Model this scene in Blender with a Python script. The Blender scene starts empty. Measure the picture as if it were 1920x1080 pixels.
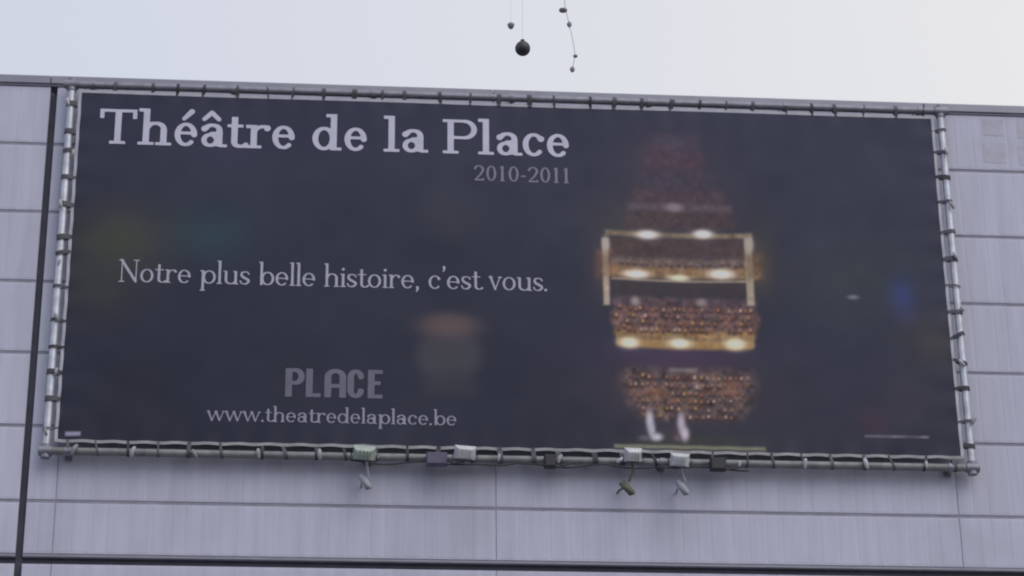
import bpy, math, random
import numpy as np
from mathutils import Vector

rnd = random.Random(11)
sc = bpy.context.scene
col = sc.collection
R = math.radians

# ------------------------------------------------------------------ camera
cd = bpy.data.cameras.new("camera")
cam = bpy.data.objects.new("camera", cd)
col.objects.link(cam)
sc.camera = cam
cd.sensor_width = 36.0
cd.lens = 82.5
cd.clip_end = 2000
TILT, YAW, ROLL = R(23.17168), R(5.0334), R(-0.58409)
fwd = Vector((math.sin(YAW) * math.cos(TILT), math.cos(YAW) * math.cos(TILT), math.sin(TILT)))
rgt0 = Vector((math.cos(YAW), -math.sin(YAW), 0))
up0 = rgt0.cross(fwd)
rgt = rgt0 * math.cos(ROLL) + up0 * math.sin(ROLL)
upv = -rgt0 * math.sin(ROLL) + up0 * math.cos(ROLL)
from mathutils import Matrix
m = Matrix((rgt, upv, -fwd)).transposed().to_4x4()
m.translation = Vector((-1.2718, -25.6832, 1.6244))
cam.matrix_world = m
cd.dof.use_dof = True
cd.dof.focus_distance = 17.0
cd.dof.aperture_fstop = 2.7

# ------------------------------------------------------------------ world and sun (bright overcast)
SUN_EL, SUN_AZ = R(44), R(148)          # azimuth clockwise from +Y
sun_dir = Vector((math.sin(SUN_AZ) * math.cos(SUN_EL), math.cos(SUN_AZ) * math.cos(SUN_EL), math.sin(SUN_EL)))
w = bpy.data.worlds.new("World")
sc.world = w
w.use_nodes = True
nt = w.node_tree
nt.nodes.clear()
def wn(t, **k):
    n = nt.nodes.new(t)
    for a, b in k.items(): setattr(n, a, b)
    return n
sky = wn("ShaderNodeTexSky", sky_type='NISHITA', sun_disc=False, sun_elevation=SUN_EL, sun_rotation=SUN_AZ)
sky.air_density = 1.0; sky.dust_density = 3.0
tc = wn("ShaderNodeTexCoord")
dot = wn("ShaderNodeVectorMath", operation='DOT_PRODUCT')
dot.inputs[1].default_value = (1.0, 0.0, 0.12)
nt.links.new(tc.outputs['Generated'], dot.inputs[0])
noi = wn("ShaderNodeTexNoise"); noi.inputs['Scale'].default_value = 2.2; noi.inputs['Detail'].default_value = 4
noi.inputs['Roughness'].default_value = 0.45
nt.links.new(tc.outputs['Generated'], noi.inputs['Vector'])
mad = wn("ShaderNodeMath", operation='MULTIPLY_ADD'); mad.inputs[1].default_value = 0.22
nt.links.new(noi.outputs['Fac'], mad.inputs[0]); nt.links.new(dot.outputs['Value'], mad.inputs[2])
ramp = wn("ShaderNodeMapRange"); ramp.inputs['From Min'].default_value = -0.12; ramp.inputs['From Max'].default_value = 0.52
nt.links.new(mad.outputs[0], ramp.inputs['Value'])
cr = wn("ShaderNodeMix", data_type='RGBA')
cr.inputs['A'].default_value = (6.0, 6.5, 7.95, 1)
cr.inputs['B'].default_value = (8.75, 8.65, 8.65, 1)
nt.links.new(ramp.outputs['Result'], cr.inputs['Factor'])
cl = wn("ShaderNodeMix", data_type='RGBA')
cl.inputs['Factor'].default_value = 0.93
nt.links.new(sky.outputs['Color'], cl.inputs['A'])
nt.links.new(cr.outputs['Result'], cl.inputs['B'])
bg = wn("ShaderNodeBackground"); bg.inputs['Strength'].default_value = 0.1
out = wn("ShaderNodeOutputWorld")
nt.links.new(cl.outputs['Result'], bg.inputs['Color'])
nt.links.new(bg.outputs[0], out.inputs['Surface'])

sd = bpy.data.lights.new("sun", 'SUN')
sd.energy = 0.95
sd.angle = R(50)
sd.color = (1.0, 0.97, 0.93)
sun = bpy.data.objects.new("sun", sd)
col.objects.link(sun)
sun.rotation_euler = (-sun_dir).to_track_quat('-Z', 'Y').to_euler()
sun.location = (20, -20, 40)

sc.view_settings.view_transform = 'Standard'
sc.view_settings.look = 'None'
sc.view_settings.exposure = 0.0
sc.view_settings.gamma = 1.0
sc.view_settings.use_curve_mapping = False

# ------------------------------------------------------------------ materials
def srgb(c):
    c = c / 255.0
    return c / 12.92 if c <= 0.04045 else ((c + 0.055) / 1.055) ** 2.4

def mat(name, base, rough=0.6, metal=0.0, var=0.0, noise=0.0, scale=6.0, stretch=(1, 1, 1), bump=0.0, bscale=60.0, spec=0.5, stain=None):
    """Principled material: base colour with per-object variation, stretched grime noise and fine relief."""
    ma = bpy.data.materials.new(name)
    ma.use_nodes = True
    t = ma.node_tree
    p = t.nodes["Principled BSDF"]
    p.inputs['Roughness'].default_value = rough
    p.inputs['Metallic'].default_value = metal
    p.inputs['Specular IOR Level'].default_value = spec
    L = t.links.new
    geo = t.nodes.new("ShaderNodeNewGeometry")
    mp = t.nodes.new("ShaderNodeMapping")
    mp.inputs['Scale'].default_value = stretch
    L(geo.outputs['Position'], mp.inputs['Vector'])
    n1 = t.nodes.new("ShaderNodeTexNoise")
    n1.inputs['Scale'].default_value = scale; n1.inputs['Detail'].default_value = 6; n1.inputs['Roughness'].default_value = 0.62
    L(mp.outputs[0], n1.inputs['Vector'])
    mr = t.nodes.new("ShaderNodeMapRange")
    mr.inputs['From Min'].default_value = 0.3; mr.inputs['From Max'].default_value = 0.7
    mr.inputs['To Min'].default_value = 1.0 - noise; mr.inputs['To Max'].default_value = 1.0 + noise * 0.6
    L(n1.outputs['Fac'], mr.inputs['Value'])
    oi = t.nodes.new("ShaderNodeObjectInfo")
    mv = t.nodes.new("ShaderNodeMapRange")
    mv.inputs['To Min'].default_value = 1.0 - var; mv.inputs['To Max'].default_value = 1.0 + var
    L(oi.outputs['Random'], mv.inputs['Value'])
    mu = t.nodes.new("ShaderNodeMath"); mu.operation = 'MULTIPLY'
    L(mr.outputs[0], mu.inputs[0]); L(mv.outputs[0], mu.inputs[1])
    last = mu.outputs[0]
    if stain:
        sscale, slo, shi, sdark = stain
        n2 = t.nodes.new("ShaderNodeTexNoise")
        n2.inputs['Scale'].default_value = sscale; n2.inputs['Detail'].default_value = 3
        L(geo.outputs['Position'], n2.inputs['Vector'])
        ms = t.nodes.new("ShaderNodeMapRange")
        ms.inputs['From Min'].default_value = slo; ms.inputs['From Max'].default_value = shi
        ms.inputs['To Min'].default_value = 1.0; ms.inputs['To Max'].default_value = sdark
        L(n2.outputs['Fac'], ms.inputs['Value'])
        m2 = t.nodes.new("ShaderNodeMath"); m2.operation = 'MULTIPLY'
        L(last, m2.inputs[0]); L(ms.outputs[0], m2.inputs[1]); last = m2.outputs[0]
    vm = t.nodes.new("ShaderNodeVectorMath"); vm.operation = 'SCALE'
    vm.inputs[0].default_value = base
    L(last, vm.inputs['Scale'])
    L(vm.outputs[0], p.inputs['Base Color'])
    if bump:
        n3 = t.nodes.new("ShaderNodeTexNoise"); n3.inputs['Scale'].default_value = bscale; n3.inputs['Detail'].default_value = 4
        L(mp.outputs[0], n3.inputs['Vector'])
        b = t.nodes.new("ShaderNodeBump"); b.inputs['Strength'].default_value = bump; b.inputs['Distance'].default_value = 0.01
        L(n3.outputs['Fac'], b.inputs['Height']); L(b.outputs[0], p.inputs['Normal'])
    return ma

M = {}
M['panel'] = mat("cladding_paint", (0.535, 0.54, 0.672), 0.55, var=0.04, noise=0.10, scale=2.2, stretch=(3.2, 1, 0.28), bump=0.10, bscale=9, spec=0.35, stain=(0.9, 0.52, 0.72, 0.90))
M['faded'] = mat("faded_grey_paint", (0.47, 0.47, 0.575), 0.6, noise=0.14, scale=7)
M['backing'] = mat("joint_backing", (0.30, 0.30, 0.37), 0.9, noise=0.2, scale=5)
M['gap'] = mat("dark_recess", (0.075, 0.075, 0.105), 0.9, noise=0.2, scale=5)
M['coping'] = mat("coping_metal", (0.27, 0.275, 0.335), 0.5, metal=0.3, noise=0.12, scale=3)
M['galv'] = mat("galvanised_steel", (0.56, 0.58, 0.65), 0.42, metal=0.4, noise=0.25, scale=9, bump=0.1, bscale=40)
M['galv_low'] = mat("shaded_low_steel", (0.24, 0.245, 0.255), 0.55, metal=0.15, noise=0.35, scale=7, bump=0.1, bscale=40)  # bottom tube: its shade is put into this darker colour
M['gear'] = mat("grey_gear_box", (0.38, 0.40, 0.45), 0.5, noise=0.15, scale=12)
M['galv_top'] = mat("shade_toned_steel", (0.27, 0.27, 0.33), 0.5, metal=0.4, noise=0.25, scale=9, bump=0.1, bscale=40)  # shade on the top tube's underside put into the colour; fittings share it
M['strap'] = mat("black_elastic_strap", (0.085, 0.085, 0.105), 0.75, var=0.5, noise=0.3, scale=30)
M['hem'] = mat("pale_vinyl_hem", (0.45, 0.45, 0.52), 0.5, noise=0.12, scale=6)
M['hem_low'] = mat("darker_vinyl_hem", (0.34, 0.345, 0.36), 0.55, noise=0.3, scale=5)  # darker, more mottled tone for the bottom strip
M['hook'] = mat("pale_plastic_hook", (0.42, 0.42, 0.46), 0.5, var=0.35, noise=0.2, scale=20)
M['ink'] = mat("pale_print_ink", (0.58, 0.575, 0.72), 0.5, noise=0.10, scale=5)
M['ink_dim'] = mat("grey_print_ink", (0.22, 0.215, 0.29), 0.5, noise=0.10, scale=5)
M['ink_logo'] = mat("dim_blue_print_ink", (0.14, 0.14, 0.20), 0.5, noise=0.15, scale=5)
M['ink_url'] = mat("faded_print_ink", (0.30, 0.30, 0.40), 0.5, noise=0.10, scale=5)
M['ink_tag'] = mat("soft_grey_print_ink", (0.43, 0.43, 0.54), 0.5, noise=0.10, scale=5)
M['lamp_body'] = mat("pale_lamp_housing", (0.62, 0.63, 0.66), 0.4, noise=0.15, scale=12)
M['lamp_green'] = mat("greenish_lamp_housing", (0.44, 0.50, 0.46), 0.45, noise=0.2, scale=12)
M['violet'] = mat("violet_plastic", (0.11, 0.095, 0.165), 0.45, noise=0.2, scale=12)
M['dark'] = mat("dark_rubber", (0.035, 0.035, 0.045), 0.6, noise=0.2, scale=20)
M['olive'] = mat("olive_plastic", (0.14, 0.15, 0.11), 0.6, noise=0.2, scale=20)
M['ball'] = mat("dark_globe", (0.045, 0.045, 0.058), 0.45, noise=0.2, scale=20)
M['wire'] = mat("grey_wire", (0.62, 0.62, 0.68), 0.5, metal=0.2)
M['clip'] = mat("grey_clip", (0.30, 0.30, 0.34), 0.6, noise=0.2, scale=20)
M['asphalt'] = mat("asphalt", (0.055, 0.055, 0.058), 0.9, noise=0.3, scale=1.2, bump=0.4, bscale=80)
M['pavement'] = mat("pavement_slabs", (0.22, 0.215, 0.21), 0.85, noise=0.2, scale=1.5, bump=0.2, bscale=40)
M['roof'] = mat("roof_felt", (0.07, 0.07, 0.075), 0.9, noise=0.25, scale=2)
M['mast'] = mat("mast_paint", (0.15, 0.16, 0.17), 0.5, metal=0.3, noise=0.15, scale=5)
gl = bpy.data.materials.new("lamp_glass"); gl.use_nodes = True
pg = gl.node_tree.nodes["Principled BSDF"]
pg.inputs['Base Color'].default_value = (0.55, 0.56, 0.60, 1); pg.inputs['Roughness'].default_value = 0.12
M['glass'] = gl

# ------------------------------------------------------------------ mesh helpers
class MB:
    def __init__(s): s.v = []; s.f = []; s.sm = []
    def add(s, vs, fs, smooth=False):
        o = len(s.v); s.v += [tuple(x) for x in vs]
        s.f += [tuple(i + o for i in f) for f in fs]; s.sm += [smooth] * len(fs)
        return s
    def box(s, x0, x1, y0, y1, z0, z1, ch=0.0):
        """box with chamfered edges on the -Y face when ch > 0"""
        if not ch:
            v = [(x, y, z) for x in (x0, x1) for y in (y0, y1) for z in (z0, z1)]
            return s.add(v, [(0, 1, 3, 2), (4, 6, 7, 5), (0, 4, 5, 1), (2, 3, 7, 6), (0, 2, 6, 4), (1, 5, 7, 3)])
        a = [(x0, y1, z0), (x1, y1, z0), (x1, y1, z1), (x0, y1, z1)]
        b = [(x0, y0 + ch, z0), (x1, y0 + ch, z0), (x1, y0 + ch, z1), (x0, y0 + ch, z1)]
        c = [(x0 + ch, y0, z0 + ch), (x1 - ch, y0, z0 + ch), (x1 - ch, y0, z1 - ch), (x0 + ch, y0, z1 - ch)]
        f = [(3, 2, 1, 0), (8, 9, 10, 11)]
        for i in range(4):
            j = (i + 1) % 4
            f += [(i, j, 4 + j, 4 + i), (4 + i, 4 + j, 8 + j, 8 + i)]
        return s.add(a + b + c, f)
    def tube(s, pts, r, n=10, caps=True):
        pts = [Vector(p) for p in pts]
        rr = r if isinstance(r, (list, tuple)) else [r] * len(pts)
        vs = []; fs = []
        ref = None
        for i, p in enumerate(pts):
            t = (pts[min(i + 1, len(pts) - 1)] - pts[max(i - 1, 0)]).normalized()
            if ref is None:
                ref = Vector((0, 0, 1)) if abs(t.z) < 0.9 else Vector((1, 0, 0))
            a = (ref - t * ref.dot(t)).normalized(); b = t.cross(a); ref = a
            for k in range(n):
                q = 2 * math.pi * k / n
                vs.append(p + a * (math.cos(q) * rr[i]) + b * (math.sin(q) * rr[i]))
        for i in range(len(pts) - 1):
            for k in range(n):
                k2 = (k + 1) % n
                fs.append((i * n + k, i * n + k2, (i + 1) * n + k2, (i + 1) * n + k))
        s.add(vs, fs, True)
        if caps:
            s.add(vs[:n], [tuple(range(n))[::-1]]); s.add(vs[-n:], [tuple(range(n))])
        return s
    def lathe(s, prof, c, n=20):
        vs = []; fs = []
        for (r, z) in prof:
            for k in range(n):
                q = 2 * math.pi * k / n
                vs.append((c[0] + r * math.cos(q), c[1] + r * math.sin(q), c[2] + z))
        for i in range(len(prof) - 1):
            for k in range(n):
                k2 = (k + 1) % n
                fs.append((i * n + k, i * n + k2, (i + 1) * n + k2, (i + 1) * n + k))
        return s.add(vs, fs, True)
    def mesh(s, name, m):
        me = bpy.data.meshes.new(name)
        me.from_pydata(s.v, [], s.f)
        me.polygons.foreach_set("use_smooth", s.sm)
        me.materials.append(m)
        me.update()
        return me
    def build(s, name, m, parent=None):
        o = bpy.data.objects.new(name, s.mesh(name, m))
        col.objects.link(o)
        if parent is not None:
            o.parent = parent
            o.matrix_parent_inverse = Matrix.Translation(-Vector(parent.location))
        return o

def tag(o, label=None, cat=None, group=None, kind=None):
    if label: o['label'] = label
    if cat: o['category'] = cat
    if group: o['group'] = group
    if kind: o['kind'] = kind
    return o

def empty(name, loc):
    o = bpy.data.objects.new(name, None)
    o.empty_display_size = 0.2
    o.location = loc
    col.objects.link(o)
    return o

INK_GAIN, INK_LIFT = 0.74, 0.025      # printed tones (as they read outdoors) to ink reflectance

# ------------------------------------------------------------------ ground
g = MB(); g.add([(-400, -400, 0), (400, -400, 0), (400, 400, 0), (-400, 400, 0)], [(0, 1, 2, 3)])
tag(g.build("road", M['asphalt']), kind='structure')
g = MB(); g.box(-40, 40, -4.5, -0.2, 0.002, 0.13)
tag(g.build("pavement", M['pavement']), kind='structure')

# ------------------------------------------------------------------ building clad in long grey panels
XL, XR, ZT = -16.0, 24.0, 15.2
bld = empty("clad_building", (0, 8, 0))
tag(bld, "large flat roofed building clad in long pale violet grey panels behind the banner", "building")
SEAM0, SEAM1 = -4.622, -4.54
GAP0, GAP1 = 9.165, 9.245
g = MB()                                                     # core wall behind the cladding
g.box(XL, XR, 0.141, 16.0, 0.0, 15.12)
for a, c in ((XL, SEAM0), (SEAM1, XR)):
    g.box(a, c, 0.014, 0.1405, GAP1, 15.12); g.box(a, c, 0.014, 0.1405, 0.0, GAP0)
g.build("wall", M['backing'], bld)
g = MB(); g.box(XL + 0.3, XR - 0.3, 0.4, 15.7, 15.12, 15.17); g.build("roof", M['roof'], bld)
g = MB()                                                     # dark linings of the vertical seam and of the horizontal gap
g.box(SEAM0 + 0.001, SEAM1 - 0.001, 0.06, 0.138, 1.0, ZT - .1)
g.build("seam_lining", M['gap'], bld)
for a, c in ((XL, SEAM0), (SEAM1, XR)):
    g = MB(); g.box(a, c, 0.07, 0.138, GAP0 + 0.001, GAP1 - 0.001)
    g.build("gap_lining", M['gap'], bld)
# coping along the roof edge, in lengths
cx = [XL, -9.6, SEAM0 - 0.004, 0.78, 6.2, 11.2, 17.6, XR]
for a, b in zip(cx[:-1], cx[1:]):
    g = MB(); g.box(a + 0.004, b - 0.004, -0.035, 0.30, 15.205, 15.315, 0.008)
    g.box(a + 0.004, b - 0.004, -0.012, 0.05, 15.185, 15.2045)
    g.build("coping", M['coping'], bld)
# panels
cols = [(-16.0, -9.6), (-9.6, SEAM0), (SEAM1, -4.216), (-4.216, 0.78), (0.78, 6.2), (6.2, 11.2), (11.2, 17.6), (17.6, 24.0)]
rows = [(14.4, 15.18), (13.5, 14.4), (12.6, 13.5), (11.7, 12.6), (10.8, 11.7), (9.9, 10.8), (9.285, 9.9), (8.28, GAP0), (7.38, 8.28), (6.48, 7.38)]
J = 0.018
cache = {}
for ci, (x0, x1) in enumerate(cols):
    for ri, (z0, z1) in enumerate(rows):
        l = 0 if x0 in (SEAM1,) else J * 0.22
        r = 0 if x1 in (SEAM0,) else J * 0.22
        t = 0 if ri in (0, 7) else J
        b = 0 if ri == 6 else J
        W, H = x1 - r - (x0 + l), z1 - t - (z0 + b)
        key = (round(W, 3), round(H, 3))
        if key not in cache:
            g = MB()
            # pressed face: very shallow vertical ribs every ~0.2 m, edges folded back
            n = max(2, int(round(W / 0.21)))
            g.box(-W / 2, W / 2, 0.006, 0.0135, -H / 2, H / 2, 0.006)
            xs = [-W / 2 + 0.012 + (W - 0.024) * (k + (rnd.uniform(-.34, .34) if 0 < k < n else 0)) / n for k in range(n + 1)]
            vs = []; fs = []
            for k in range(n):
                a, c = xs[k] + 0.012, xs[k + 1] - 0.012
                o = len(vs)
                vs += [(a, 0.0058, -H / 2 + .02), (c, 0.0058, -H / 2 + .02), (c, 0.0058, H / 2 - .02), (a, 0.0058, H / 2 - .02),
                       (a + .008, 0.0042, -H / 2 + .028), (c - .008, 0.0042, -H / 2 + .028), (c - .008, 0.0042, H / 2 - .028), (a + .008, 0.0042, H / 2 - .028)]
                fs += [(o + 4, o + 5, o + 6, o + 7)]
                for i in range(4):
                    j = (i + 1) % 4
                    fs.append((o + i, o + j, o + 4 + j, o + 4 + i))
            g.add(vs, fs)
            cache[key] = g.mesh("panel", M['panel'])
        me = cache[key]
        o = bpy.data.objects.new("panel", me)
        o.parent = bld
        o.location = Vector(((x0 + l + x1 - r) / 2, rnd.uniform(-0.001, 0.0004), (z0 + b + z1 - t) / 2)) - bld.location
        o.rotation_euler = (R(rnd.uniform(-0.06, 0.06)), 0, R(rnd.uniform(-0.01, 0.01)))
        col.objects.link(o)
# faded painted blocks on the top right panel
for (xa, xb, za, zb) in ((6.94, 7.21, 14.90, 15.13), (6.92, 7.20, 14.52, 14.80), (7.38, 7.66, 14.88, 15.10), (7.36, 7.62, 14.50, 14.76)):
    g = MB(); g.box(xa, xb, 0.0008, 0.0028, za, zb, 0.0005)
    tag(g.build("faded_mark", M['faded'], bld), "faded darker grey block painted on the top right panel")
# flashing under the last full row
for a, b in ((XL, SEAM0), (SEAM1, XR)):
    g = MB(); g.box(a, b, 0.007, 0.0135, GAP1 + 0.004, 9.279, 0.004)
    g.build("flashing", M['coping'], bld)
g = MB(); g.box(XL, XR, -0.02, 0.0135, 0.0, 6.46, 0.01)       # plain base storey, below the picture
g.build("base_wall", M['panel'], bld)

# ------------------------------------------------------------------ frame of steel tubes
TX0, TX1, TZ0, TZ1, TY = -4.348, 6.361, 10.439, 15.125, -0.17
TR = 0.045
fr = empty("banner_frame", (1.0, -0.2, 10.3))
tag(fr, "rectangular frame of grey steel tubes standing off the wall around the dark banner", "frame")
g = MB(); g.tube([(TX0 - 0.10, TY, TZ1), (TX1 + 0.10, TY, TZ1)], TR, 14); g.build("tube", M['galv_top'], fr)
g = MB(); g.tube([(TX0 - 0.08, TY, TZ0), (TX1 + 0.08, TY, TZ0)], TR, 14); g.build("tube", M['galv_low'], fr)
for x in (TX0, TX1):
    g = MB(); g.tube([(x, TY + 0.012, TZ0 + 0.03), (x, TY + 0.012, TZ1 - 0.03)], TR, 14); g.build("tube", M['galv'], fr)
def clamp_mesh():
    g = MB(); g.tube([(-0.03, 0, 0), (0.03, 0, 0)], 0.055, 12)
    g.tube([(0, 0.03, 0), (0, 0.135, 0)], 0.017, 8)
    g.box(-0.04, 0.04, 0.13, 0.1695, -0.05, 0.05)
    return g
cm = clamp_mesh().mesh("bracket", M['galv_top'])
for z in (TZ0, TZ1):
    for k in range(7 if z == TZ1 else 4):
        o = bpy.data.objects.new("bracket", cm); o.parent = fr
        o.location = Vector((-4.1 + k * (1.70 if z == TZ1 else 3.4), TY, z)) - fr.location
        col.objects.link(o)
cc = MB(); cc.tube([(-0.075, 0, 0), (0.075, 0, 0)], 0.06, 12); cc.tube([(0, 0.012, -0.08), (0, 0.012, 0.08)], 0.058, 12)
ccm = cc.mesh("corner_clamp", M['galv_top'])
for x in (TX0, TX1):
    for z in (TZ0, TZ1):
        o = bpy.data.objects.new("corner_clamp", ccm); o.parent = fr
        o.location = Vector((x, TY, z)) - fr.location; col.objects.link(o)

# ------------------------------------------------------------------ the banner
X0, X1, Z0, Z1 = -4.262, 6.271, 10.539, 15.05
HEM = 0.038
ban = empty("theatre_banner", (1.0, -0.4, 10.5))
tag(ban, "wide dark theatre banner with white lettering and a golden balcony figure", "banner")
NTOP, NSIDE = 30, 13
ex = np.linspace(X0 + 0.14, X1 - 0.14, NTOP)
ez = np.linspace(Z0 + 0.14, Z1 - 0.16, NSIDE)
PX, PZ = ex[1] - ex[0], ez[1] - ez[0]

def ysurf(x, z):
    """distance of the cloth from the wall: slack billow, creases running in from the lacing"""
    x = np.asarray(x, float); z = np.asarray(z, float)
    u = (x - X0) / (X1 - X0); v = (z - Z0) / (Z1 - Z0)
    y = -0.185 + 0.012 * np.sin(u * 7.1 + 1.0) * np.sin(v * 3.1 + .4) + 0.006 * np.sin(u * 17 + v * 5)
    cx_ = np.cos(2 * np.pi * (x - ex[0]) / PX); cz_ = np.cos(2 * np.pi * (z - ez[0]) / PZ)
    dt, db, dl, dr = Z1 - z, z - Z0, x - X0, X1 - x
    y = y + 0.0055 * cx_ * (np.exp(-dt / 0.16) + np.exp(-db / 0.16)) + 0.0055 * cz_ * (np.exp(-dl / 0.16) + np.exp(-dr / 0.16))
    y = y + 0.0035 * np.sin(11 * (x * 0.55 + z)) * np.exp(-(dl + db) / 1.2) + 0.003 * np.sin(12 * (x * 0.6 - z)) * np.exp(-(dr + db) / 1.4)
    return y

def warp(x, z):
    """edges drawn in a little between the lacing points"""
    x = np.asarray(x, float); z = np.asarray(z, float)
    cx_ = 0.5 - 0.5 * np.cos(2 * np.pi * (x - ex[0]) / PX); cz_ = 0.5 - 0.5 * np.cos(2 * np.pi * (z - ez[0]) / PZ)
    dt, db, dl, dr = Z1 - z, z - Z0, x - X0, X1 - x
    s = 0.008
    return (x + s * cz_ * (np.exp(-dl / .09) - np.exp(-dr / .09)), z + s * cx_ * (np.exp(-db / .09) - np.exp(-dt / .09)))

# printed picture: soft lights, the tiers of a playhouse as a standing figure (centre x, z, half sizes in metres, sRGB ink)
BLOBS = [
    (2.954, 13.974, 0.591, 0.713, (66, 60, 72), 0.6),
    (-3.659, 13.073, 0.592, 0.411, (72, 74, 64), 0.8),
    (-2.57, 13.173, 0.439, 0.344, (50, 70, 79), 0.75),
    (-3.84, 12.453, 0.37, 0.337, (64, 66, 60), 0.6),
    (0.212, 13.535, 0.385, 0.351, (70, 70, 78), 0.45),
    (5.104, 12.83, 0.72, 0.488, (60, 68, 72), 0.55),
    (5.688, 12.601, 0.157, 0.223, (56, 66, 112), 0.9),
    (5.721, 12.358, 0.144, 0.11, (66, 62, 96), 0.5),
    (5.987, 12.02, 0.26, 0.274, (70, 66, 66), 0.7),
    (5.234, 10.99, 0.178, 0.173, (76, 54, 70), 0.6),
    (5.637, 11.266, 0.193, 0.268, (70, 58, 70), 0.4),
    (2.774, 14.46, 0.237, 0.189, (82, 70, 84), 0.5),
    (2.873, 14.275, 0.369, 0.289, (80, 62, 72), 0.5),
    (3.04, 14.013, 0.46, 0.259, (72, 62, 78), 0.5),
    (2.955, 13.652, 0.654, 0.256, (82, 66, 72), 0.7),
    (2.402, 13.458, 0.39, 0.212, (74, 74, 70), 0.5),
    (4.014, 13.151, 0.144, 0.421, (62, 62, 66), 0.5),
    (2.065, 12.887, 0.154, 0.347, (92, 72, 72), 0.6),
    (3.938, 12.938, 0.17, 0.279, (98, 82, 66), 0.7),
    (2.923, 11.743, 0.764, 0.176, (74, 58, 88), 0.8),
    (3.001, 11.308, 0.823, 0.332, (84, 66, 70), 0.75),
    (2.604, 10.737, 0.162, 0.131, (84, 72, 84), 0.6),
    (2.917, 10.757, 0.113, 0.145, (92, 66, 76), 0.6),
    (3.07, 10.681, 0.754, 0.092, (62, 64, 56), 0.7),
    (0.227, 12.056, 0.465, 0.189, (100, 86, 86), 0.85),
    (0.227, 12.137, 0.377, 0.149, (100, 84, 84), 0.5),
    (2.666, 11.281, 0.164, 0.12, (128, 90, 72), 0.55),
    (3.555, 11.387, 0.165, 0.147, (130, 92, 78), 0.55),
    (2.496, 11.297, 0.089, 0.067, (132, 98, 92), 0.6),
    (3.162, 11.378, 0.076, 0.053, (150, 130, 128), 0.7),
    (3.324, 11.469, 0.101, 0.047, (120, 106, 104), 0.6),
    (2.69, 11.069, 0.057, 0.067, (124, 112, 90), 0.6),
    (2.768, 10.971, 0.044, 0.059, (130, 120, 112), 0.6),
    (2.993, 11.108, 0.057, 0.079, (120, 104, 90), 0.6),
    (3.536, 11.253, 0.063, 0.053, (72, 50, 52), 0.6),
    (2.567, 10.947, 0.062, 0.171, (186, 182, 194), 1),
    (2.588, 10.829, 0.056, 0.118, (176, 172, 184), 1),
    (2.641, 10.738, 0.094, 0.066, (192, 190, 198), 1),
    (2.497, 10.722, 0.087, 0.046, (104, 100, 114), 0.8),
    (2.936, 10.922, 0.063, 0.172, (180, 170, 182), 1),
    (2.974, 10.784, 0.069, 0.118, (194, 184, 196), 1),
    (2.885, 10.73, 0.062, 0.053, (110, 92, 104), 0.8),
]
BANDS = [
    (3.005, 14.556, 0.254, 0.103, (80, 70, 86), 0.75, 0.101, 0.12),
    (2.973, 14.329, 0.362, 0.123, (82, 64, 78), 0.75, 0.101, 0.15),
    (3.003, 14.069, 0.466, 0.138, (70, 63, 78), 0.8, 0.101, 0.12),
    (3.014, 13.832, 0.563, 0.101, (80, 65, 74), 0.8, 0.086, 0.18),
    (3.022, 13.689, 0.640, 0.050, (98, 86, 94), 0.75, 0.043, 0.12),
    (3.022, 13.519, 0.671, 0.114, (78, 63, 68), 0.8, 0.072, 0.2),
    (2.982, 13.164, 0.849, 0.127, (82, 66, 68), 0.9, 0.036, 0.12),
    (2.999, 12.933, 0.840, 0.105, (116, 98, 90), 0.9, 0.043, 0.22),
    (3.012, 12.843, 0.952, 0.070, (136, 104, 74), 0.9, 0.036, 0.2),
    (2.999, 13.341, 0.894, 0.035, (132, 116, 96), 0.9, 0.029, 0.2),
    (2.982, 12.741, 0.815, 0.018, (146, 132, 116), 0.95, 0.014, 0.1),
    (2.978, 12.62, 0.814, 0.097, (64, 58, 62), 0.9, 0.036, 0.06),
    (3.036, 12.448, 0.876, 0.075, (92, 74, 80), 0.85, 0.036, 0.3),
    (3.04, 12.229, 0.893, 0.158, (112, 86, 82), 0.9, 0.050, 0.36),
    (3.029, 12.044, 0.849, 0.054, (150, 116, 78), 0.9, 0.043, 0.3),
    (3.025, 11.928, 0.829, 0.061, (166, 130, 84), 0.95, 0.036, 0.12),
    (3.044, 11.436, 0.791, 0.161, (104, 86, 82), 0.75, 0.115, 0.5),
    (3.048, 11.216, 0.726, 0.127, (108, 88, 82), 0.75, 0.101, 0.5),
    (3.06, 11.057, 0.630, 0.087, (96, 80, 80), 0.7, 0.101, 0.45),
    (2.989, 11.582, 0.168, 0.027, (122, 116, 116), 0.8, 0.022, 0.1),
    (2.969, 11.475, 0.108, 0.041, (70, 56, 60), 0.8, 0.022, 0.1),
    (2.99, 11.274, 0.054, 0.080, (88, 74, 62), 0.7, 0.029, 0.2),
    (2.101, 12.825, 0.038, 0.438, (176, 158, 140), 0.95, 0.022, 0.1),
    (3.838, 12.872, 0.046, 0.441, (170, 156, 136), 0.95, 0.022, 0.1),
    (2.091, 12.929, 0.103, 0.182, (124, 92, 74), 0.5, 0.058, 0.15),
    (3.893, 12.944, 0.110, 0.161, (112, 90, 72), 0.6, 0.058, 0.15),
    (0.227, 11.719, 0.374, 0.241, (74, 73, 80), 0.75, 0.115, 0.02),
    (0.231, 11.396, 0.265, 0.149, (68, 67, 75), 0.6, 0.130, 0.02),
    (3.03, 10.618, 0.888, 0.023, (132, 132, 112), 0.9, 0.022, 0.06),
    (-4.055, 10.647, 0.087, 0.026, (150, 150, 172), 0.9, 0.014, 0),
    (5.487, 10.806, 0.382, 0.016, (120, 112, 124), 0.75, 0.014, 0.25),
]
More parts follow.
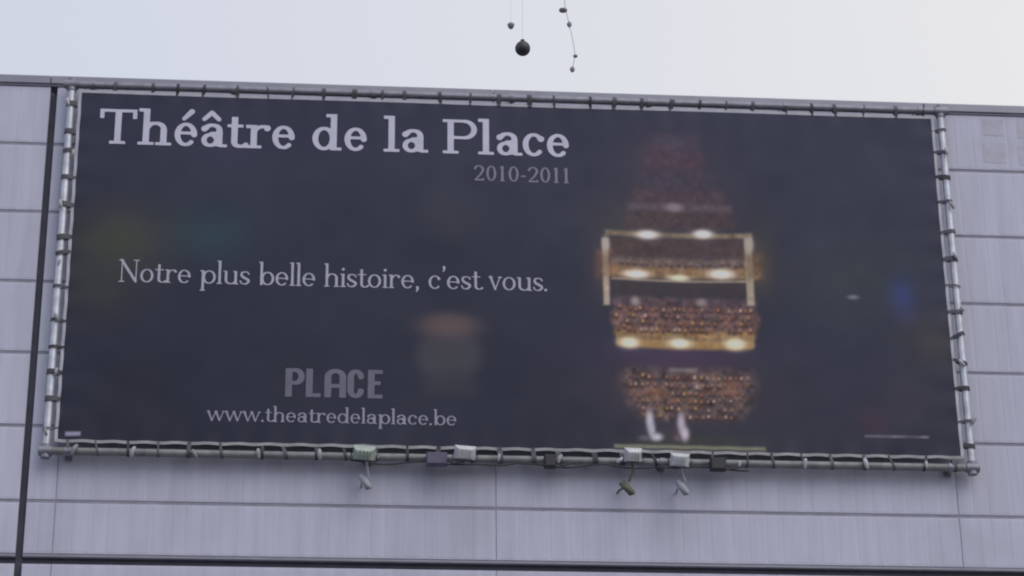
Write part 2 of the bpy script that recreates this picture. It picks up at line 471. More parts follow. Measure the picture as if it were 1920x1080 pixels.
LAMPS = [
    (2.619, 13.323, 0.129, 0.057, (236, 224, 218)),
    (3.295, 13.349, 0.117, 0.056, (240, 228, 222)),
    (2.467, 12.8, 0.154, 0.055, (246, 228, 212)),
    (2.98, 12.765, 0.129, 0.041, (226, 216, 184)),
    (3.493, 12.828, 0.155, 0.063, (246, 230, 216)),
    (2.357, 11.912, 0.114, 0.068, (242, 226, 200)),
    (2.961, 11.92, 0.127, 0.061, (238, 230, 206)),
    (3.625, 11.929, 0.121, 0.075, (250, 230, 196)),
    (2.956, 13.695, 0.098, 0.057, (136, 122, 132)),
    (2.443, 12.447, 0.051, 0.055, (150, 138, 138)),
    (3.238, 12.454, 0.064, 0.049, (142, 128, 130)),
    (2.11, 13.182, 0.046, 0.099, (176, 164, 156)),
    (3.856, 13.231, 0.052, 0.099, (172, 160, 150)),
    (5.086, 12.571, 0.065, 0.028, (112, 118, 130)),
]
CROWD_A = (2.188, 3.891, 12.071, 12.414)
CROWD_B = (2.287, 3.816, 10.97, 11.557)
CROWD_C = (2.208, 3.799, 12.898, 13.052)
FRONTS = [(2.191, 3.804, 12.822, 0.062, 10), (2.218, 3.838, 11.955, 0.075, 9)]

NX, NZ = 840, 354
gx = np.linspace(X0 + HEM, X1 - HEM, NX); gz = np.linspace(Z0 + HEM, Z1 - HEM, NZ)
GX, GZ = np.meshgrid(gx, gz)
def lin(c):
    c = np.asarray(c, float) / 255.0
    return np.where(c <= 0.04045, c / 12.92, ((c + 0.055) / 1.055) ** 2.4)
vv = ((GZ - Z0) / (Z1 - Z0))[..., None]; uu = ((GX - X0) / (X1 - X0))[..., None]
art = np.array((50, 51, 65.0)) + vv * np.array((4, 5, 9.0)) + (uu - .5) * np.array((4, 4, 6.0))
rg = np.random.default_rng(5)
def field(cell):
    """smooth random field with the given grain in metres"""
    a = rg.normal(size=(int(4.6 / cell) + 3, int(10.6 / cell) + 3))
    iu = (GX - X0) / cell; iv = (GZ - Z0) / cell
    i0 = np.floor(iu).astype(int); j0 = np.floor(iv).astype(int); fu = iu - i0; fv = iv - j0
    fu = fu * fu * (3 - 2 * fu); fv = fv * fv * (3 - 2 * fv)
    return (a[j0, i0] * (1 - fu) + a[j0, i0 + 1] * fu) * (1 - fv) + (a[j0 + 1, i0] * (1 - fu) + a[j0 + 1, i0 + 1] * fu) * fv
art = art + (field(0.9) * 1.6)[..., None] * np.array((1, 1, 1.3)) + (field(0.25) * 1.0)[..., None]
def over(c, a):
    global art
    art = art * (1 - a[..., None]) + np.asarray(c, float) * a[..., None]
def sstep(t): t = np.clip(t, 0, 1); return t * t * (3 - 2 * t)
N_SOFT = 24
for (x, z, sx, sz, c, a) in BLOBS[:N_SOFT]:
    over(c, a * np.exp(-0.5 * (((GX - x) / (sx * .75)) ** 2 + ((GZ - z) / (sz * .75)) ** 2)))
f1, f2, f3 = field(0.045), field(0.06), field(0.09)
for (x, z, hw, hh, c, a, fe, sp) in BANDS:
    # playhouse tiers sag slightly in the middle like curved balcony fronts
    bow = -0.022 * (1 - ((GX - x) / hw) ** 2) if hw > 0.7 and 11 < z < 13.4 and hh < .2 else 0.0
    rr = 0.85 * hh if (hh > .05 and hw > .3) else 0.0           # tier ends rounded off
    qx, qz = np.abs(GX - x) - hw + rr, np.abs(GZ - z - bow) - hh + rr
    d = np.hypot(np.maximum(qx, 0), np.maximum(qz, 0)) + np.minimum(np.maximum(qx, qz), 0) - rr
    k = sstep(0.5 - d / max(fe * 2, 0.012)) * a
    cc_ = np.asarray(c, float) * (1 + sp * 0.34 * f1 + sp * 0.30 * f3)[..., None] + (sp * 20 * f2)[..., None] * np.array((1, .2, -.3))
    art = art * (1 - k[..., None]) + cc_ * k[..., None]
# rows of spectators: small heads and dark seat backs in the two lit tiers
def crowd(x0, x1, z0, z1, taper, px_, pz_, tones):
    nr = max(1, int((z1 - z0) / pz_))
    for r_ in range(nr):
        zz = z0 + (r_ + .5) * (z1 - z0) / nr
        k = (z1 - zz) / (z1 - z0) * taper
        n = int((x1 - x0 - 2 * k) / px_)
        for q in range(n):
            if rg.random() < 0.14: continue
            x = x0 + k + (q + .5 * (r_ % 2) + .3) * px_ + rg.normal() * .008
            z = zz + rg.normal() * .008 - 0.02 * (1 - ((x - (x0 + x1) / 2) / ((x1 - x0) / 2)) ** 2)
            c = np.array(tones[int(rg.integers(len(tones)))]) * rg.uniform(.85, 1.15)
            i0, i1 = np.searchsorted(gx, (x - .09, x + .09)); j0, j1 = np.searchsorted(gz, (z - .12, z + .12))
            s_ = np.s_[j0:j1, i0:i1]
            for (dz, sx, sz, cc, al) in ((-.034, .022, .020, (60, 44, 50), .6), (0, .015, .019, c, .9)):
                w_ = al * np.exp(-0.5 * (((GX[s_] - x) / sx) ** 2 + ((GZ[s_] - z - dz) / sz) ** 2) ** 1.5)[..., None]
                art[s_] = art[s_] * (1 - w_) + np.asarray(cc, float) * w_
TONES = [(160, 126, 112), (144, 96, 80), (132, 92, 66), (112, 72, 68), (164, 124, 82), (100, 78, 88), (186, 158, 146)]
crowd(*CROWD_A, 0.03, .066, .085, TONES)
crowd(*CROWD_B, 0.20, .070, .090, TONES)
crowd(*CROWD_C, 0.0, .075, .10, [(122, 104, 104), (116, 96, 88), (104, 88, 96)])
# columns between the boxes of the balcony fronts
for (xa, xb, z, hh, n) in FRONTS:
    for q in range(n + 1):
        x = xa + (xb - xa) * q / n
        over((168, 146, 112), 0.45 * np.exp(-0.5 * ((GX - x) / .012) ** 2) * sstep((hh - np.abs(GZ - z)) / .02))
for (x, z, sx, sz, c, a) in BLOBS[N_SOFT:]:
    over(c, a * np.exp(-0.5 * (((GX - x) / (sx * .62)) ** 2 + ((GZ - z) / (sz * .62)) ** 2) ** 1.4))
for (x, z, sx, sz, c) in LAMPS:
    q = ((GX - x) / sx) ** 2 + ((GZ - z) / sz) ** 2
    over((124, 110, 102), 0.22 * np.exp(-0.28 * q) * (1 if max(c) > 180 else 0.3))
    over(c, np.exp(-0.75 * q ** 1.5))
alb = np.clip(lin(np.clip(art, 0, 255)) / INK_GAIN - INK_LIFT, 0.004, 0.85)

def grid_obj(name, xs, zs, colours, material, parent):
    nx, nz = len(xs), len(zs)
    A, B = np.meshgrid(xs, zs)
    wx, wz = warp(A, B)
    co = np.stack([wx, ysurf(A, B), wz], -1).reshape(-1, 3)
    i = np.arange(nx * nz).reshape(nz, nx)
    f = np.stack([i[:-1, :-1], i[:-1, 1:], i[1:, 1:], i[1:, :-1]], -1).reshape(-1, 4)
    me = bpy.data.meshes.new(name)
    me.vertices.add(len(co)); me.vertices.foreach_set("co", co.ravel())
    me.loops.add(f.size); me.loops.foreach_set("vertex_index", f.ravel().astype(np.int32))
    me.polygons.add(len(f)); me.polygons.foreach_set("loop_start", np.arange(0, f.size, 4, dtype=np.int32))
    me.update(calc_edges=True)
    me.polygons.foreach_set("use_smooth", np.ones(len(f), bool))
    if colours is not None:
        ca = me.color_attributes.new("print", 'FLOAT_COLOR', 'POINT')
        ca.data.foreach_set("color", np.concatenate([colours.reshape(-1, 3), np.ones((nx * nz, 1))], 1).astype(np.float32).ravel())
    me.materials.append(material); me.validate()
    o = bpy.data.objects.new(name, me); col.objects.link(o)
    o.parent = parent; o.matrix_parent_inverse = Matrix.Translation(-Vector(parent.location))
    return o

pm = bpy.data.materials.new("printed_vinyl"); pm.use_nodes = True
t = pm.node_tree; pb = t.nodes["Principled BSDF"]
ta = t.nodes.new("ShaderNodeVertexColor"); ta.layer_name = "print"
t.links.new(ta.outputs['Color'], pb.inputs['Base Color'])
pb.inputs['Roughness'].default_value = 0.55; pb.inputs['Specular IOR Level'].default_value = 0.35
tn = t.nodes.new("ShaderNodeTexNoise"); tn.inputs['Scale'].default_value = 3.0; tn.inputs['Detail'].default_value = 5
tg = t.nodes.new("ShaderNodeNewGeometry"); t.links.new(tg.outputs['Position'], tn.inputs['Vector'])
tm = t.nodes.new("ShaderNodeMapRange"); tm.inputs['To Min'].default_value = 0.48; tm.inputs['To Max'].default_value = 0.64
t.links.new(tn.outputs['Fac'], tm.inputs['Value']); t.links.new(tm.outputs[0], pb.inputs['Roughness'])
grid_obj("printed_sheet", gx, gz, alb, pm, ban)
# pale hem: four strips welded round the print, butted at the corners
hx = np.linspace(X0, X1, 420); hz = np.linspace(Z0 + HEM, Z1 - HEM, 200)
grid_obj("hem", hx, np.array([Z1 - HEM, Z1 - HEM / 2, Z1]), None, M['hem'], ban)
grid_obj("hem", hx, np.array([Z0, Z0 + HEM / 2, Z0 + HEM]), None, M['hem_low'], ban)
grid_obj("hem", np.array([X0, X0 + HEM / 2, X0 + HEM]), hz, None, M['hem'], ban)
grid_obj("hem", np.array([X1 - HEM, X1 - HEM / 2, X1]), hz, None, M['hem'], ban)

# elastic straps from the eyelets round the tubes
def strap_mesh(gap):
    """loop in the local YZ plane: tube centre at the origin, the eyelet at +Z * gap"""
    g = MB(); wd = 0.019
    pts = [(math.sin(R(a)) * 0.053, -math.cos(R(a)) * 0.053) for a in range(-150, 151, 25)]   # (y along, z) round the tube
    path = [(-0.010, gap)] + [(-0.05, 0.03)] + [(-math.cos(R(a)) * 0.053, math.sin(R(a)) * 0.053) for a in range(0, -200, -25)] + [(0.02, gap * 0.9)]
    vs = []; fs = []
    for (y, z) in path:
        for dx in (-wd, wd): vs.append((dx, y, z))
    n = len(path)
    for i in range(n - 1): fs.append((2 * i, 2 * i + 1, 2 * i + 3, 2 * i + 2))
    g.add(vs, fs, True)
    g.tube([(0, -0.014, gap + 0.012), (0, -0.008, gap + 0.012)], 0.017, 8)                     # knot at the eyelet
    return g
def straps(points, rot, gap):
    me = strap_mesh(gap).mesh("elastic_strap", M['strap'])
    for (x, z) in points:
        o = bpy.data.objects.new("elastic_strap", me); o.parent = ban
        o.location = Vector((x, TY, z)) - ban.location
        o.rotation_euler = (0, rot + R(rnd.gauss(0, 9)), 0)
        o.scale = (rnd.choice((0.5, 0.75, 0.9, 1.1, 1.5)) * rnd.uniform(.9, 1.1), 1, 1)
        col.objects.link(o)
straps([(x + rnd.gauss(0, .03), TZ1) for x in ex], math.pi, TZ1 - Z1 + 0.015)
straps([(x + rnd.gauss(0, .03), TZ0) for x in ex], 0.0, Z0 - TZ0 + 0.015)
straps([(TX0, z + rnd.gauss(0, .03)) for z in ez], math.pi / 2, X0 - TX0 + 0.015)
straps([(TX1, z + rnd.gauss(0, .03)) for z in ez], -math.pi / 2, TX1 - X1 + 0.015)

# pale plastic hooks closing some of the straps on the bottom and side tubes
hk = MB(); hk.tube([(0, -.058, .03), (0, -.066, .0), (.004, -.062, -.035), (.012, -.05, -.055)], [.014, .020, .018, .010], 8)
hkm = hk.mesh("hook", M['hook'])
for (x, z) in [(x, TZ0) for x in ex[::2]] + [(TX1, z) for z in ez[1::2]] + [(TX0, z) for z in ez[::2]]:
    o = bpy.data.objects.new("hook", hkm); o.parent = ban
    o.location = Vector((x + rnd.gauss(0, .05), TY, z + rnd.gauss(0, .01))) - ban.location
    o.rotation_euler = (R(rnd.gauss(0, 12)), R(rnd.gauss(0, 30)), 0); o.scale = [rnd.uniform(.8, 1.5)] * 3
    col.objects.link(o)

# ------------------------------------------------------------------ lettering (outlines drawn as strokes, cut out by marching squares)
def ell(cx, cy, rx, ry, a0, a1, s, h, n=22, pw=1.4):
    p = []
    for k in range(n + 1):
        a = R(a0 + (a1 - a0) * k / n)
        p.append((cx + rx * math.cos(a), cy + ry * math.sin(a), 0.5 * (h + (s - h) * abs(math.cos(a)) ** pw)))
    return ('p', p)
def glyph(ch, s, h, f, X):
    """strokes of one roman letter: baseline 0, capital height 1, x-height X, stem s, hair h, serif length f"""
    P = []; ri = h / 2; ASC = 1.05
    def box(a, b, c, d): P.append(('b', a, b, c, d))
    def foot(x, y=0.0, l=True, r=True): box(x - s / 2 - (f if l else 0), y, x + s / 2 + (f if r else 0), y + h)
    def flag(x, y): box(x - s / 2 - f, y - h * 1.15, x + s / 2, y)
    def stem(x, y0, y1): box(x - s / 2, y0, x + s / 2, y1)
    def line(*q): P.append(('p', [(a, b, r_) for a, b, r_ in q]))
    m = f + s / 2 + 0.01
    if ch == ' ': return P, 0.30
    if ch in 'eéê':
        cx = 0.27; P.append(ell(cx, X / 2, .25 - s / 2, X / 2 - ri, 0, 312, s, h)); box(cx - .25 + s / 2, X * .50, cx + .25 - s / 3, X * .50 + h); adv = .56
        if ch == 'é': line((.22, X + .12, ri * 1.2), (.38, X + .33, s * .5))
        return P, adv
    if ch in 'aâ':
        x = .43
        stem(x, 0.02, X - .2); P.append(ell((x + .08) / 2 + .02, X - .19, (x - .08) / 2 - .02, .19 - ri, 0, 155, s, h)); line((.10, X - .15, s * .55))
        P.append(ell(.235, .195, .185 - s / 2 + .02, .195 - ri, 20, 340, s * .9, h)); line((.25, .385, ri), (x, .40, ri))
        box(x, 0, x + s / 2 + f, h)
        if ch == 'â': line((.09, X + .13, s * .38), (.25, X + .32, s * .42)); line((.25, X + .32, s * .42), (.41, X + .13, s * .38))
        return P, .58
    if ch == 'c': P.append(ell(.27, X / 2, .25 - s / 2, X / 2 - ri, 48, 315, s, h)); line((.43, X * .76, s * .58)); return P, .53
    if ch == 'o': P.append(ell(.28, X / 2, .26 - s / 2, X / 2 - ri, 0, 360, s, h)); return P, .58
    if ch == 'd':
        x = .28 + .26 - s / 2; P.append(ell(.28, X / 2, .26 - s / 2, X / 2 - ri, 0, 360, s, h)); stem(x + .02, 0, ASC); flag(x + .02, ASC); foot(x + .02, 0, False, True); return P, x + m + .04
    if ch in 'bp':
        x = m + .02; P.append(ell(x + .24, X / 2, .26 - s / 2, X / 2 - ri, 0, 360, s, h))
        if ch == 'b': stem(x, 0, ASC); flag(x, ASC)
        else: stem(x, -.32, X); flag(x, X); foot(x, -.32)
        return P, x + .53
    if ch == 'l': stem(m, 0, ASC); flag(m, ASC); foot(m); return P, 2 * m + .01
    if ch == 'i': stem(m, 0, X); flag(m, X); foot(m); line((m, X + .2, s * .62)); return P, 2 * m + .01
    if ch in 'hn':
        x, x2 = m, m + .38; stem(x, 0, ASC if ch == 'h' else X); flag(x, ASC if ch == 'h' else X); foot(x, 0, True, True)
        P.append(ell((x + x2) / 2 + .01, X - .21, (x2 - x) / 2 - .01, .21 - ri, 0, 160, s, h)); stem(x2, 0, X - .2); foot(x2); return P, x2 + m + .02
    if ch == 'r':
        x = m; stem(x, 0, X); flag(x, X); foot(x); P.append(ell(x + .2, X - .21, .18, .21 - ri, 62, 170, s * .8, h)); line((x + .29, X - .085, s * .58)); return P, x + .37
    if ch == 't': 
        x = .17; stem(x, .14, X + .22); box(.01, X - h, .36, X); P.append(ell(x + .14, .15, .14, .15 - ri, 180, 325, s, h)); return P, .40
    if ch == 'u':
        x, x2 = m, m + .38; stem(x, .2, X); flag(x, X); stem(x2, 0, X); flag(x2, X); box(x2, 0, x2 + s / 2 + f, h)
        P.append(ell((x + x2) / 2, .2, (x2 - x) / 2, .2 - ri, 180, 345, s, h)); return P, x2 + m + .02
    if ch == 's':
        q = [(.37, X - .12), (.33, X - .045), (.22, X - ri), (.10, X - .06), (.075, X - .17), (.14, X * .56), (.25, X * .46), (.36, X * .34), (.375, .14), (.29, .04), (.18, ri), (.08, .06), (.05, .15)]
        wd = [s * .35, ri, ri, s * .36, s * .45, s * .5, s * .5, s * .5, s * .45, s * .36, ri, ri, s * .35]
        line(*[(a, b, c) for (a, b), c in zip(q, wd)]); return P, .43
    if ch in 'vw':
        o = 0.0
        for _ in range(1 if ch == 'v' else 2):
            line((o + .06, X, s * .48), (o + .25, .03, s * .40)); line((o + .25, .03, ri), (o + .44, X, ri)); box(o - .02, X - h, o + .16, X)
            o += .38
        box(o - .38 + .35, X - h, o - .38 + .53, X)
        return P, o + .14
    if ch == 'T':
        stem(.42, 0, 1); box(.02, 1 - h, .82, 1); box(.02, .73, .02 + h * 1.1, 1); box(.82 - h * 1.1, .73, .82, 1); foot(.42); foot(.42, 0); return P, .84
    if ch == 'P':
        x = m + .02; stem(x, 0, 1); foot(x); foot(x, 1 - h, True, False); box(x, 1 - h, x + .3, 1); box(x, .43, x + .3, .43 + h); P.append(ell(x + .3, .715 - 0.0, .22, .285 - ri, -90, 90, s, h)); return P, x + .59
    if ch == 'N':
        a, b = .16, .72; box(a - ri, 0, a + ri, 1); box(b - ri, 0, b + ri, 1); line((a - .02, .97, s * .55), (b - .01, .04, s * .55))
        box(a - .13, 1 - h, a + .06, 1); box(a - .12, 0, a + .12, h); box(b - .12, 1 - h, b + .12, 1); return P, .86
    if ch == '.': line((.09, .05, s * .62)); return P, .2
    if ch == ',': line((.10, .05, s * .6), (.11, -.03, s * .45), (.06, -.15, ri * .8)); return P, .22
    if ch == "'": line((.10, .98, s * .6), (.11, .90, s * .45), (.07, .78, ri * .8)); return P, .2
    if ch == '-': box(.03, .32, .25, .32 + h * 1.6); return P, .29
    if ch == '0': P.append(ell(.26, .5, .22 - s / 2 + .02, .5 - ri, 0, 360, s, h)); return P, .53
    if ch == '1': stem(.2, 0, 1); box(.2 - s / 2 - f, .93 - h, .2, .93); foot(.2); return P, .42
    if ch == '2':
        P.append(ell(.25, .72, .19, .28 - ri, 165, -25, s, h)); line((.42, .61, s * .45), (.30, .36, s * .38), (.07, .06, ri)); box(.04, 0, .46, h * 1.6); box(.46 - ri, 0, .46 + ri, .17); return P, .52
    return P, .3
def grotesque(ch, s):
    P = []
    if ch == 'P': P += [('b', 0, 0, s, 1), ('b', 0, 1 - s * .7, .3, 1), ('b', 0, .42, .3, .42 + s * .7), ell(.28, .71 + .0, .17, .29 - s * .35, -90, 90, s, s * .7)]; return P, .56
    if ch == 'L': P += [('b', 0, 0, s, 1), ('b', 0, 0, .42, s * .7)]; return P, .50
    if ch == 'A': P += [('b', 0, 0, s, .8), ('b', .42, 0, .42 + s, .8), ell((.42 + s) / 2, .72, .21, .28 - s * .35, 0, 180, s, s * .7), ('b', 0, .34, .42 + s, .34 + s * .7)]; return P, .62
    if ch == 'C': P += [('b', 0, .25, s, .75), ell(.24, .72, .24 - s / 2, .28 - s * .35, 10, 180, s, s * .7), ell(.24, .28, .24 - s / 2, .28 - s * .35, 180, 350, s, s * .7)]; return P, .56
    if ch == 'E': P += [('b', 0, 0, s, 1), ('b', 0, 0, .42, s * .7), ('b', 0, 1 - s * .7, .42, 1), ('b', 0, .47, .36, .47 + s * .7)]; return P, .46
    return P, .3

def lettering(text, x0, x1, base, cap, s, h, f, X, step, m, track=0.0, sans=False):
    prims = []; pen = 0.0
    for ch in text:
        P, adv = grotesque(ch, s) if sans else glyph(ch, s, h, f, X)
        for p in P:
            if p[0] == 'b': prims.append(('b', p[1] + pen, p[2], p[3] + pen, p[4]))
            else: prims.append(('p', [(a + pen, b, r_) for a, b, r_ in p[1]]))
        pen += adv + track
    pen -= track
    kx, kz = (x1 - x0) / pen, cap
    xs = np.arange(x0 - .05, x1 + .05, step); zs = np.arange(base - .36 * cap, base + 1.1 * cap, step)
    D = np.full((len(zs), len(xs)), 1.0)
    def window(a, b, c, d):
        i0, i1 = np.searchsorted(xs, (a - 3 * step, c + 3 * step)); j0, j1 = np.searchsorted(zs, (b - 3 * step, d + 3 * step))
        return slice(max(j0, 0), j1), slice(max(i0, 0), i1)
    for p in prims:
        if p[0] == 'b':
            a, b, c, d = x0 + p[1] * kx, base + p[2] * kz, x0 + p[3] * kx, base + p[4] * kz
            wj, wi = window(a, b, c, d)
            A, B = np.meshgrid(xs[wi], zs[wj])
            q = np.maximum(np.abs(A - (a + c) / 2) - (c - a) / 2, np.abs(B - (b + d) / 2) - (d - b) / 2)
            D[wj, wi] = np.minimum(D[wj, wi], q)
        else:
            pts = [(x0 + a * kx, base + b * kz, r_ * (kx + kz) / 2) for a, b, r_ in p[1]]
            if len(pts) == 1: pts = pts * 2
            for (ax, ay, ar), (bx, by, br) in zip(pts[:-1], pts[1:]):
                r_ = max(ar, br)
                wj, wi = window(min(ax, bx) - r_, min(ay, by) - r_, max(ax, bx) + r_, max(ay, by) + r_)
                A, B = np.meshgrid(xs[wi], zs[wj])
                dx, dy = bx - ax, by - ay; L2 = dx * dx + dy * dy + 1e-12
                tt = np.clip(((A - ax) * dx + (B - ay) * dy) / L2, 0, 1)
                q = np.hypot(A - ax - tt * dx, B - ay - tt * dy) - (ar + (br - ar) * tt)
                D[wj, wi] = np.minimum(D[wj, wi], q)
    ins = D < 0
    verts = []; faces = []; vid = {}
    def V(x, z):
        k = (round(x, 5), round(z, 5))
        if k not in vid: vid[k] = len(verts); verts.append(k)
        return vid[k]
    nsum = ins[:-1, :-1].astype(int) + ins[1:, :-1] + ins[:-1, 1:] + ins[1:, 1:]
    for j in range(len(zs) - 1):
        row = nsum[j]; i = 0
        nzs = np.nonzero(row)[0]
        if not len(nzs): continue
        skip = -1
        for i in nzs:
            if i < skip: continue
            if row[i] == 4:
                e = i + 1
                while e < len(row) and row[e] == 4 and e - i < 6: e += 1
                faces.append((V(xs[i], zs[j]), V(xs[e], zs[j]), V(xs[e], zs[j + 1]), V(xs[i], zs[j + 1]))); skip = e
                continue
            c = [(xs[i], zs[j], D[j, i]), (xs[i + 1], zs[j], D[j, i + 1]), (xs[i + 1], zs[j + 1], D[j + 1, i + 1]), (xs[i], zs[j + 1], D[j + 1, i])]
            poly = []
            for k in range(4):
                a, b = c[k], c[(k + 1) % 4]
                if a[2] < 0: poly.append(V(a[0], a[1]))
                if (a[2] < 0) != (b[2] < 0):
                    tt = a[2] / (a[2] - b[2]); poly.append(V(a[0] + (b[0] - a[0]) * tt, a[1] + (b[1] - a[1]) * tt))
            poly = list(dict.fromkeys(poly))
            if len(poly) >= 3: faces.append(tuple(poly))
    va = np.array(verts); y = ysurf(va[:, 0], va[:, 1]) - 0.003
    g = MB(); g.v = [(a, b, c) for a, b, c in zip(va[:, 0], y, va[:, 1])]; g.f = faces; g.sm = [False] * len(faces)
    return g.build("lettering", m, ban)

lettering("Théâtre de la Place", -3.996, 1.714, 14.333, 0.465, .138, .082, .105, .67, .009, M['ink'], .008)
lettering("2010-2011", 0.521, 1.705, 13.978, 0.205, .12, .06, .07, .66, .008, M['ink_dim'], .05)
lettering("Notre plus belle histoire, c'est vous.", -3.663, 1.407, 12.541, 0.285, .10, .045, .06, .60, .007, M['ink_tag'], .0)
lettering("www.theatredelaplace.be", -2.55, 0.321, 10.834, 0.185, .11, .055, .06, .64, .006, M['ink_url'], .0)
lettering("PLACE", -1.668, -0.527, 11.147, 0.352, .19, .1, 0, .66, .008, M['ink_logo'], .02, sans=True)

# ------------------------------------------------------------------ floodlights and small boxes along the bottom tube
def rotx(pts, a, o):
    ca, sa = math.cos(a), math.sin(a); r_ = []
    for (x, y, z) in pts:
        y, z = y - o[1], z - o[2]
        r_.append((x, o[1] + y * ca - z * sa, o[2] + y * sa + z * ca))
    return r_
def floodlight(x, dz, tilt, hw, body, label, drop, drop_mat):
    base = Vector((x, TY, TZ0))
    f = empty("floodlight", base)
    tag(f, label, "floodlight", "floodlights clamped along the bottom tube of the banner frame")
    g = MB(); g.tube([(x - 0.03, TY, TZ0), (x + 0.03, TY, TZ0)], 0.056, 12)
    g.tube([(x, TY - 0.05, TZ0), (x, TY - 0.20, TZ0 - 0.05), (x, TY - 0.26, TZ0 - 0.02 + dz)], 0.016, 8)
    g.build("arm", M['galv_top'], f)
    c = (x, TY - 0.27, TZ0 + 0.02 + dz)
    g = MB()                                                   # U yoke
    g.tube([(x - hw - 0.02, c[1], c[2]), (x - hw - 0.02, c[1], c[2] - 0.085), (x + hw + 0.02, c[1], c[2] - 0.085), (x + hw + 0.02, c[1], c[2])], 0.009, 6)
    g.build("yoke", M['dark'], f)
    g = MB(); d = 0.055
    prof = [(-d, 0.70), (0.0, 1.0), (d, 1.0)]                   # rear tapered housing, local +Y towards the banner
    vs = []; fs = []
    for (y, k) in prof:
        for sx, sz in ((-1, -1), (1, -1), (1, 1), (-1, 1)): vs.append((x + sx * hw * k, c[1] + y, c[2] + sz * 0.075 * k))
    for i in range(2):
        for k in range(4): fs.append((i * 4 + k, i * 4 + (k + 1) % 4, (i + 1) * 4 + (k + 1) % 4, (i + 1) * 4 + k))
    fs += [(3, 2, 1, 0), (8, 9, 10, 11)]
    g.add(rotx(vs, tilt, c), fs)
    for k in range(4):                                          # cooling fins on the back
        xx = x - hw * .5 + hw * k / 3
        b = MB(); b.box(xx - .006, xx + .006, c[1] - d - .022, c[1] - d + .002, c[2] - .045, c[2] + .045)
        g.add(rotx(b.v, tilt, c), b.f)
    g.build("housing", body, f)
    b = MB(); b.box(x - hw * .88, x + hw * .88, c[1] + d - .004, c[1] + d + .006, c[2] - .062, c[2] + .062)
    g = MB(); g.add(rotx(b.v, tilt, c), b.f); g.build("glass", M['glass'], f)
    if drop:
        g = MB(); zb = TZ0 - 0.05; lean = 0.05 * math.sin(x * 5)
        g.tube([(x + .01, TY - .17, zb + .02), (x + .03, TY - .12, zb - .10), (x + .03 + lean, TY - .07, zb - drop + .16)], 0.017, 8)
        g.tube([(x - .05 + lean, TY - .05, zb - drop + .15), (x - .05 + lean, TY - .05, zb - drop + .16), (x + .06 + lean, TY - .08, zb - drop + .02), (x + .06 + lean, TY - .08, zb - drop + .01)], [.03, .042, .042, .03], 12)
        g.tube([(x + .03 + lean, TY - .07, zb - drop + .12), (x - .05 + lean, TY + .06, zb - drop + .10), (x - .05 + lean, -0.004, zb - drop + .10)], 0.013, 8)
        g.build("canister", drop_mat, f)
    f.rotation_euler = (0, R(6 * math.sin(x * 7)), R(9 * math.cos(x * 3)))
    return f
floodlight(-0.72, -0.075, R(38), 0.125, M['lamp_green'], "greenish floodlight with a hanging canister, leftmost on the banner's bottom tube", 0.36, M['gear'])
floodlight(0.38, -0.045, R(30), 0.12, M['lamp_body'], "white floodlight beside the violet junction box under the banner", 0, None)
floodlight(2.29, -0.035, R(34), 0.10, M['lamp_body'], "white floodlight with an olive canister hanging below it", 0.38, M['olive'])
floodlight(2.90, -0.085, R(26), 0.11, M['lamp_body'], "white floodlight with a pale canister, rightmost on the banner's bottom tube", 0.36, M['gear'])

def junction(x, hw, m_, name, label, cat, gp=None):
    b = empty(name, (x, TY, TZ0 - .1)); tag(b, label, cat, gp)
    g = MB(); g.box(x - hw, x + hw, TY - 0.17, TY - 0.065, TZ0 - 0.13, TZ0 + 0.02, 0.015); g.build("box_body", m_, b)
    g = MB(); g.tube([(x - hw * .5, TY, TZ0), (x - hw * .2, TY, TZ0)], 0.055, 10); g.box(x - hw * .45, x - hw * .25, TY - .066, TY - .04, TZ0 - .06, TZ0 + .01); g.build("clamp", M['galv_top'], b)
    g = MB(); g.tube([(x + hw, TY - .11, TZ0 - .06), (x + hw + .08, TY - .10, TZ0 - .10), (x + hw + .2, TY - .07, TZ0 - .055)], 0.010, 6); g.build("cable", M['dark'], b)
junction(0.08, 0.12, M['violet'], "junction_box", "violet junction box clamped to the bottom tube between two floodlights", "junction box")
junction(3.33, 0.09, M['dark'], "ballast_box", "black ballast box on the bottom tube right of the last floodlight", "ballast box")
junction(1.38, 0.065, M['dark'], "socket_box", "small black socket box at the middle of the bottom tube", "socket box")

# supply cable sagging along the bottom tube
g = MB(); pts = []
for k in range(90):
    x = -0.9 + 4.6 * k / 89
    pts.append((x, TY - 0.05, TZ0 - 0.06 - 0.035 * abs(math.sin(x * 3.1)) - 0.01 * math.sin(x * 9)))
g.tube(pts, 0.010, 6)
tag(g.build("supply_cable", M['dark']), "thin dark supply cable sagging along the tube between the floodlights", "cable")

# ------------------------------------------------------------------ things hanging above on thin wires, from a span wire across the square
SY, SZ = -4.0, 15.7
for s_, lab in ((-1, "tall slim steel mast carrying the span wire, left of the banner"), (1, "tall slim steel mast carrying the span wire, right of the banner")):
    mx = 15.0 * s_
    mo = empty("mast", (mx, SY, 0.13)); tag(mo, lab, "mast", "masts carrying the span wire")
    g = MB(); g.lathe([(0.10, 0), (0.085, 6), (0.06, SZ + 0.1), (0.0, SZ + 0.16)], (mx, SY, 0.13), 14); g.build("pole", M['mast'], mo)
    g = MB(); g.lathe([(0.0, 0.0), (0.2, 0.0), (0.2, 0.05), (0.11, 0.09), (0.10, 0.3)], (mx, SY, 0.128), 14); g.build("base_collar", M['mast'], mo)
def sag(x): return SZ - 0.55 * (1 - (x / 15.0) ** 2)
g = MB(); g.tube([(x, SY, sag(x)) for x in np.linspace(-14.95, 14.95, 60)], 0.008, 6)
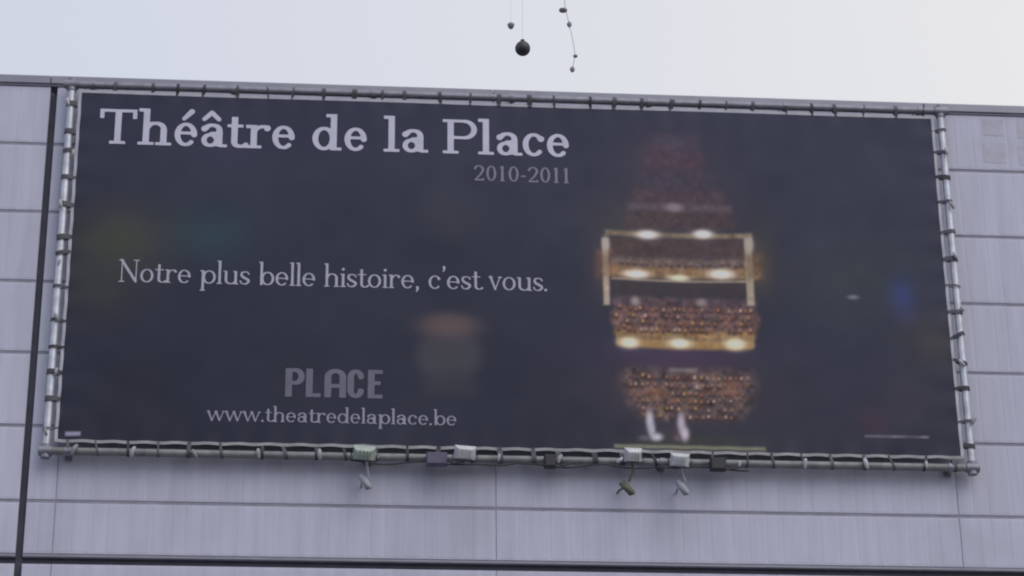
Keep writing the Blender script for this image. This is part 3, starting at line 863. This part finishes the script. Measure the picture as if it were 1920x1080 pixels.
tag(g.build("span_wire", M['wire']), "thin grey span wire stretched high across the front of the building", "wire")

bx, bz = 0.777, 13.695
ball = empty("hanging_globe", (bx, SY, bz))
tag(ball, "small dark round globe hanging on a thin wire in front of the pale sky", "globe")
prof = [(0.081 * math.sin(R(a)), -0.081 * math.cos(R(a))) for a in range(0, 166, 12)] + [(0.024, 0.079), (0.024, 0.10), (0.0, 0.102)]
g = MB(); g.lathe(prof, (bx, SY, bz), 24); g.build("globe_shell", M['ball'], ball)
g = MB(); g.tube([(bx, SY, bz + 0.10), (bx + .004, SY, bz + .6), (bx, SY, sag(bx) - .004)], 0.0018, 5); g.build("wire", M['wire'], ball)

cx_, cz_ = 0.655, 13.965
clp = empty("hanging_weight", (cx_, SY, cz_))
tag(clp, "tiny grey weight on a thin wire just above and left of the dark globe", "weight")
g = MB(); g.lathe([(0.0, -.035), (0.020, -.032), (0.034, -.005), (0.040, .012), (0.030, .026), (0.010, .034), (0.0, .05)], (cx_, SY, cz_), 12); g.build("weight_body", M['clip'], clp)
g = MB(); g.tube([(cx_, SY, cz_ + .045), (cx_, SY, sag(cx_) - .004)], 0.0015, 5); g.build("wire", M['wire'], clp)

cab = empty("dangling_cable", (1.22, SY, 14.2))
tag(cab, "thin pale cable with small grey clips dangling in the sky right of the dark globe", "cable")
path = [(1.20, sag(1.2) - .004), (1.215, 14.6), (1.232, 14.3), (1.24, 14.19), (1.262, 14.09), (1.278, 14.0), (1.305, 13.86), (1.322, 13.74), (1.333, 13.63), (1.318, 13.56), (1.300, 13.47)]
g = MB(); g.tube([(a, SY, b) for a, b in path], 0.005, 6); g.build("cable_strand", M['wire'], cab)
for (a, b, w_, h_) in ((1.215, 14.175, .045, .022), (1.278, 14.005, .026, .032), (1.335, 13.625, .024, .018), (1.300, 13.465, .026, .032)):
    g = MB(); g.tube([(a, SY, b + h_), (a, SY, b + h_ * .4), (a, SY, b - h_ * .4), (a, SY, b - h_)], [w_ * .35, w_, w_, w_ * .45], 8); g.build("clip", M['clip'], cab)
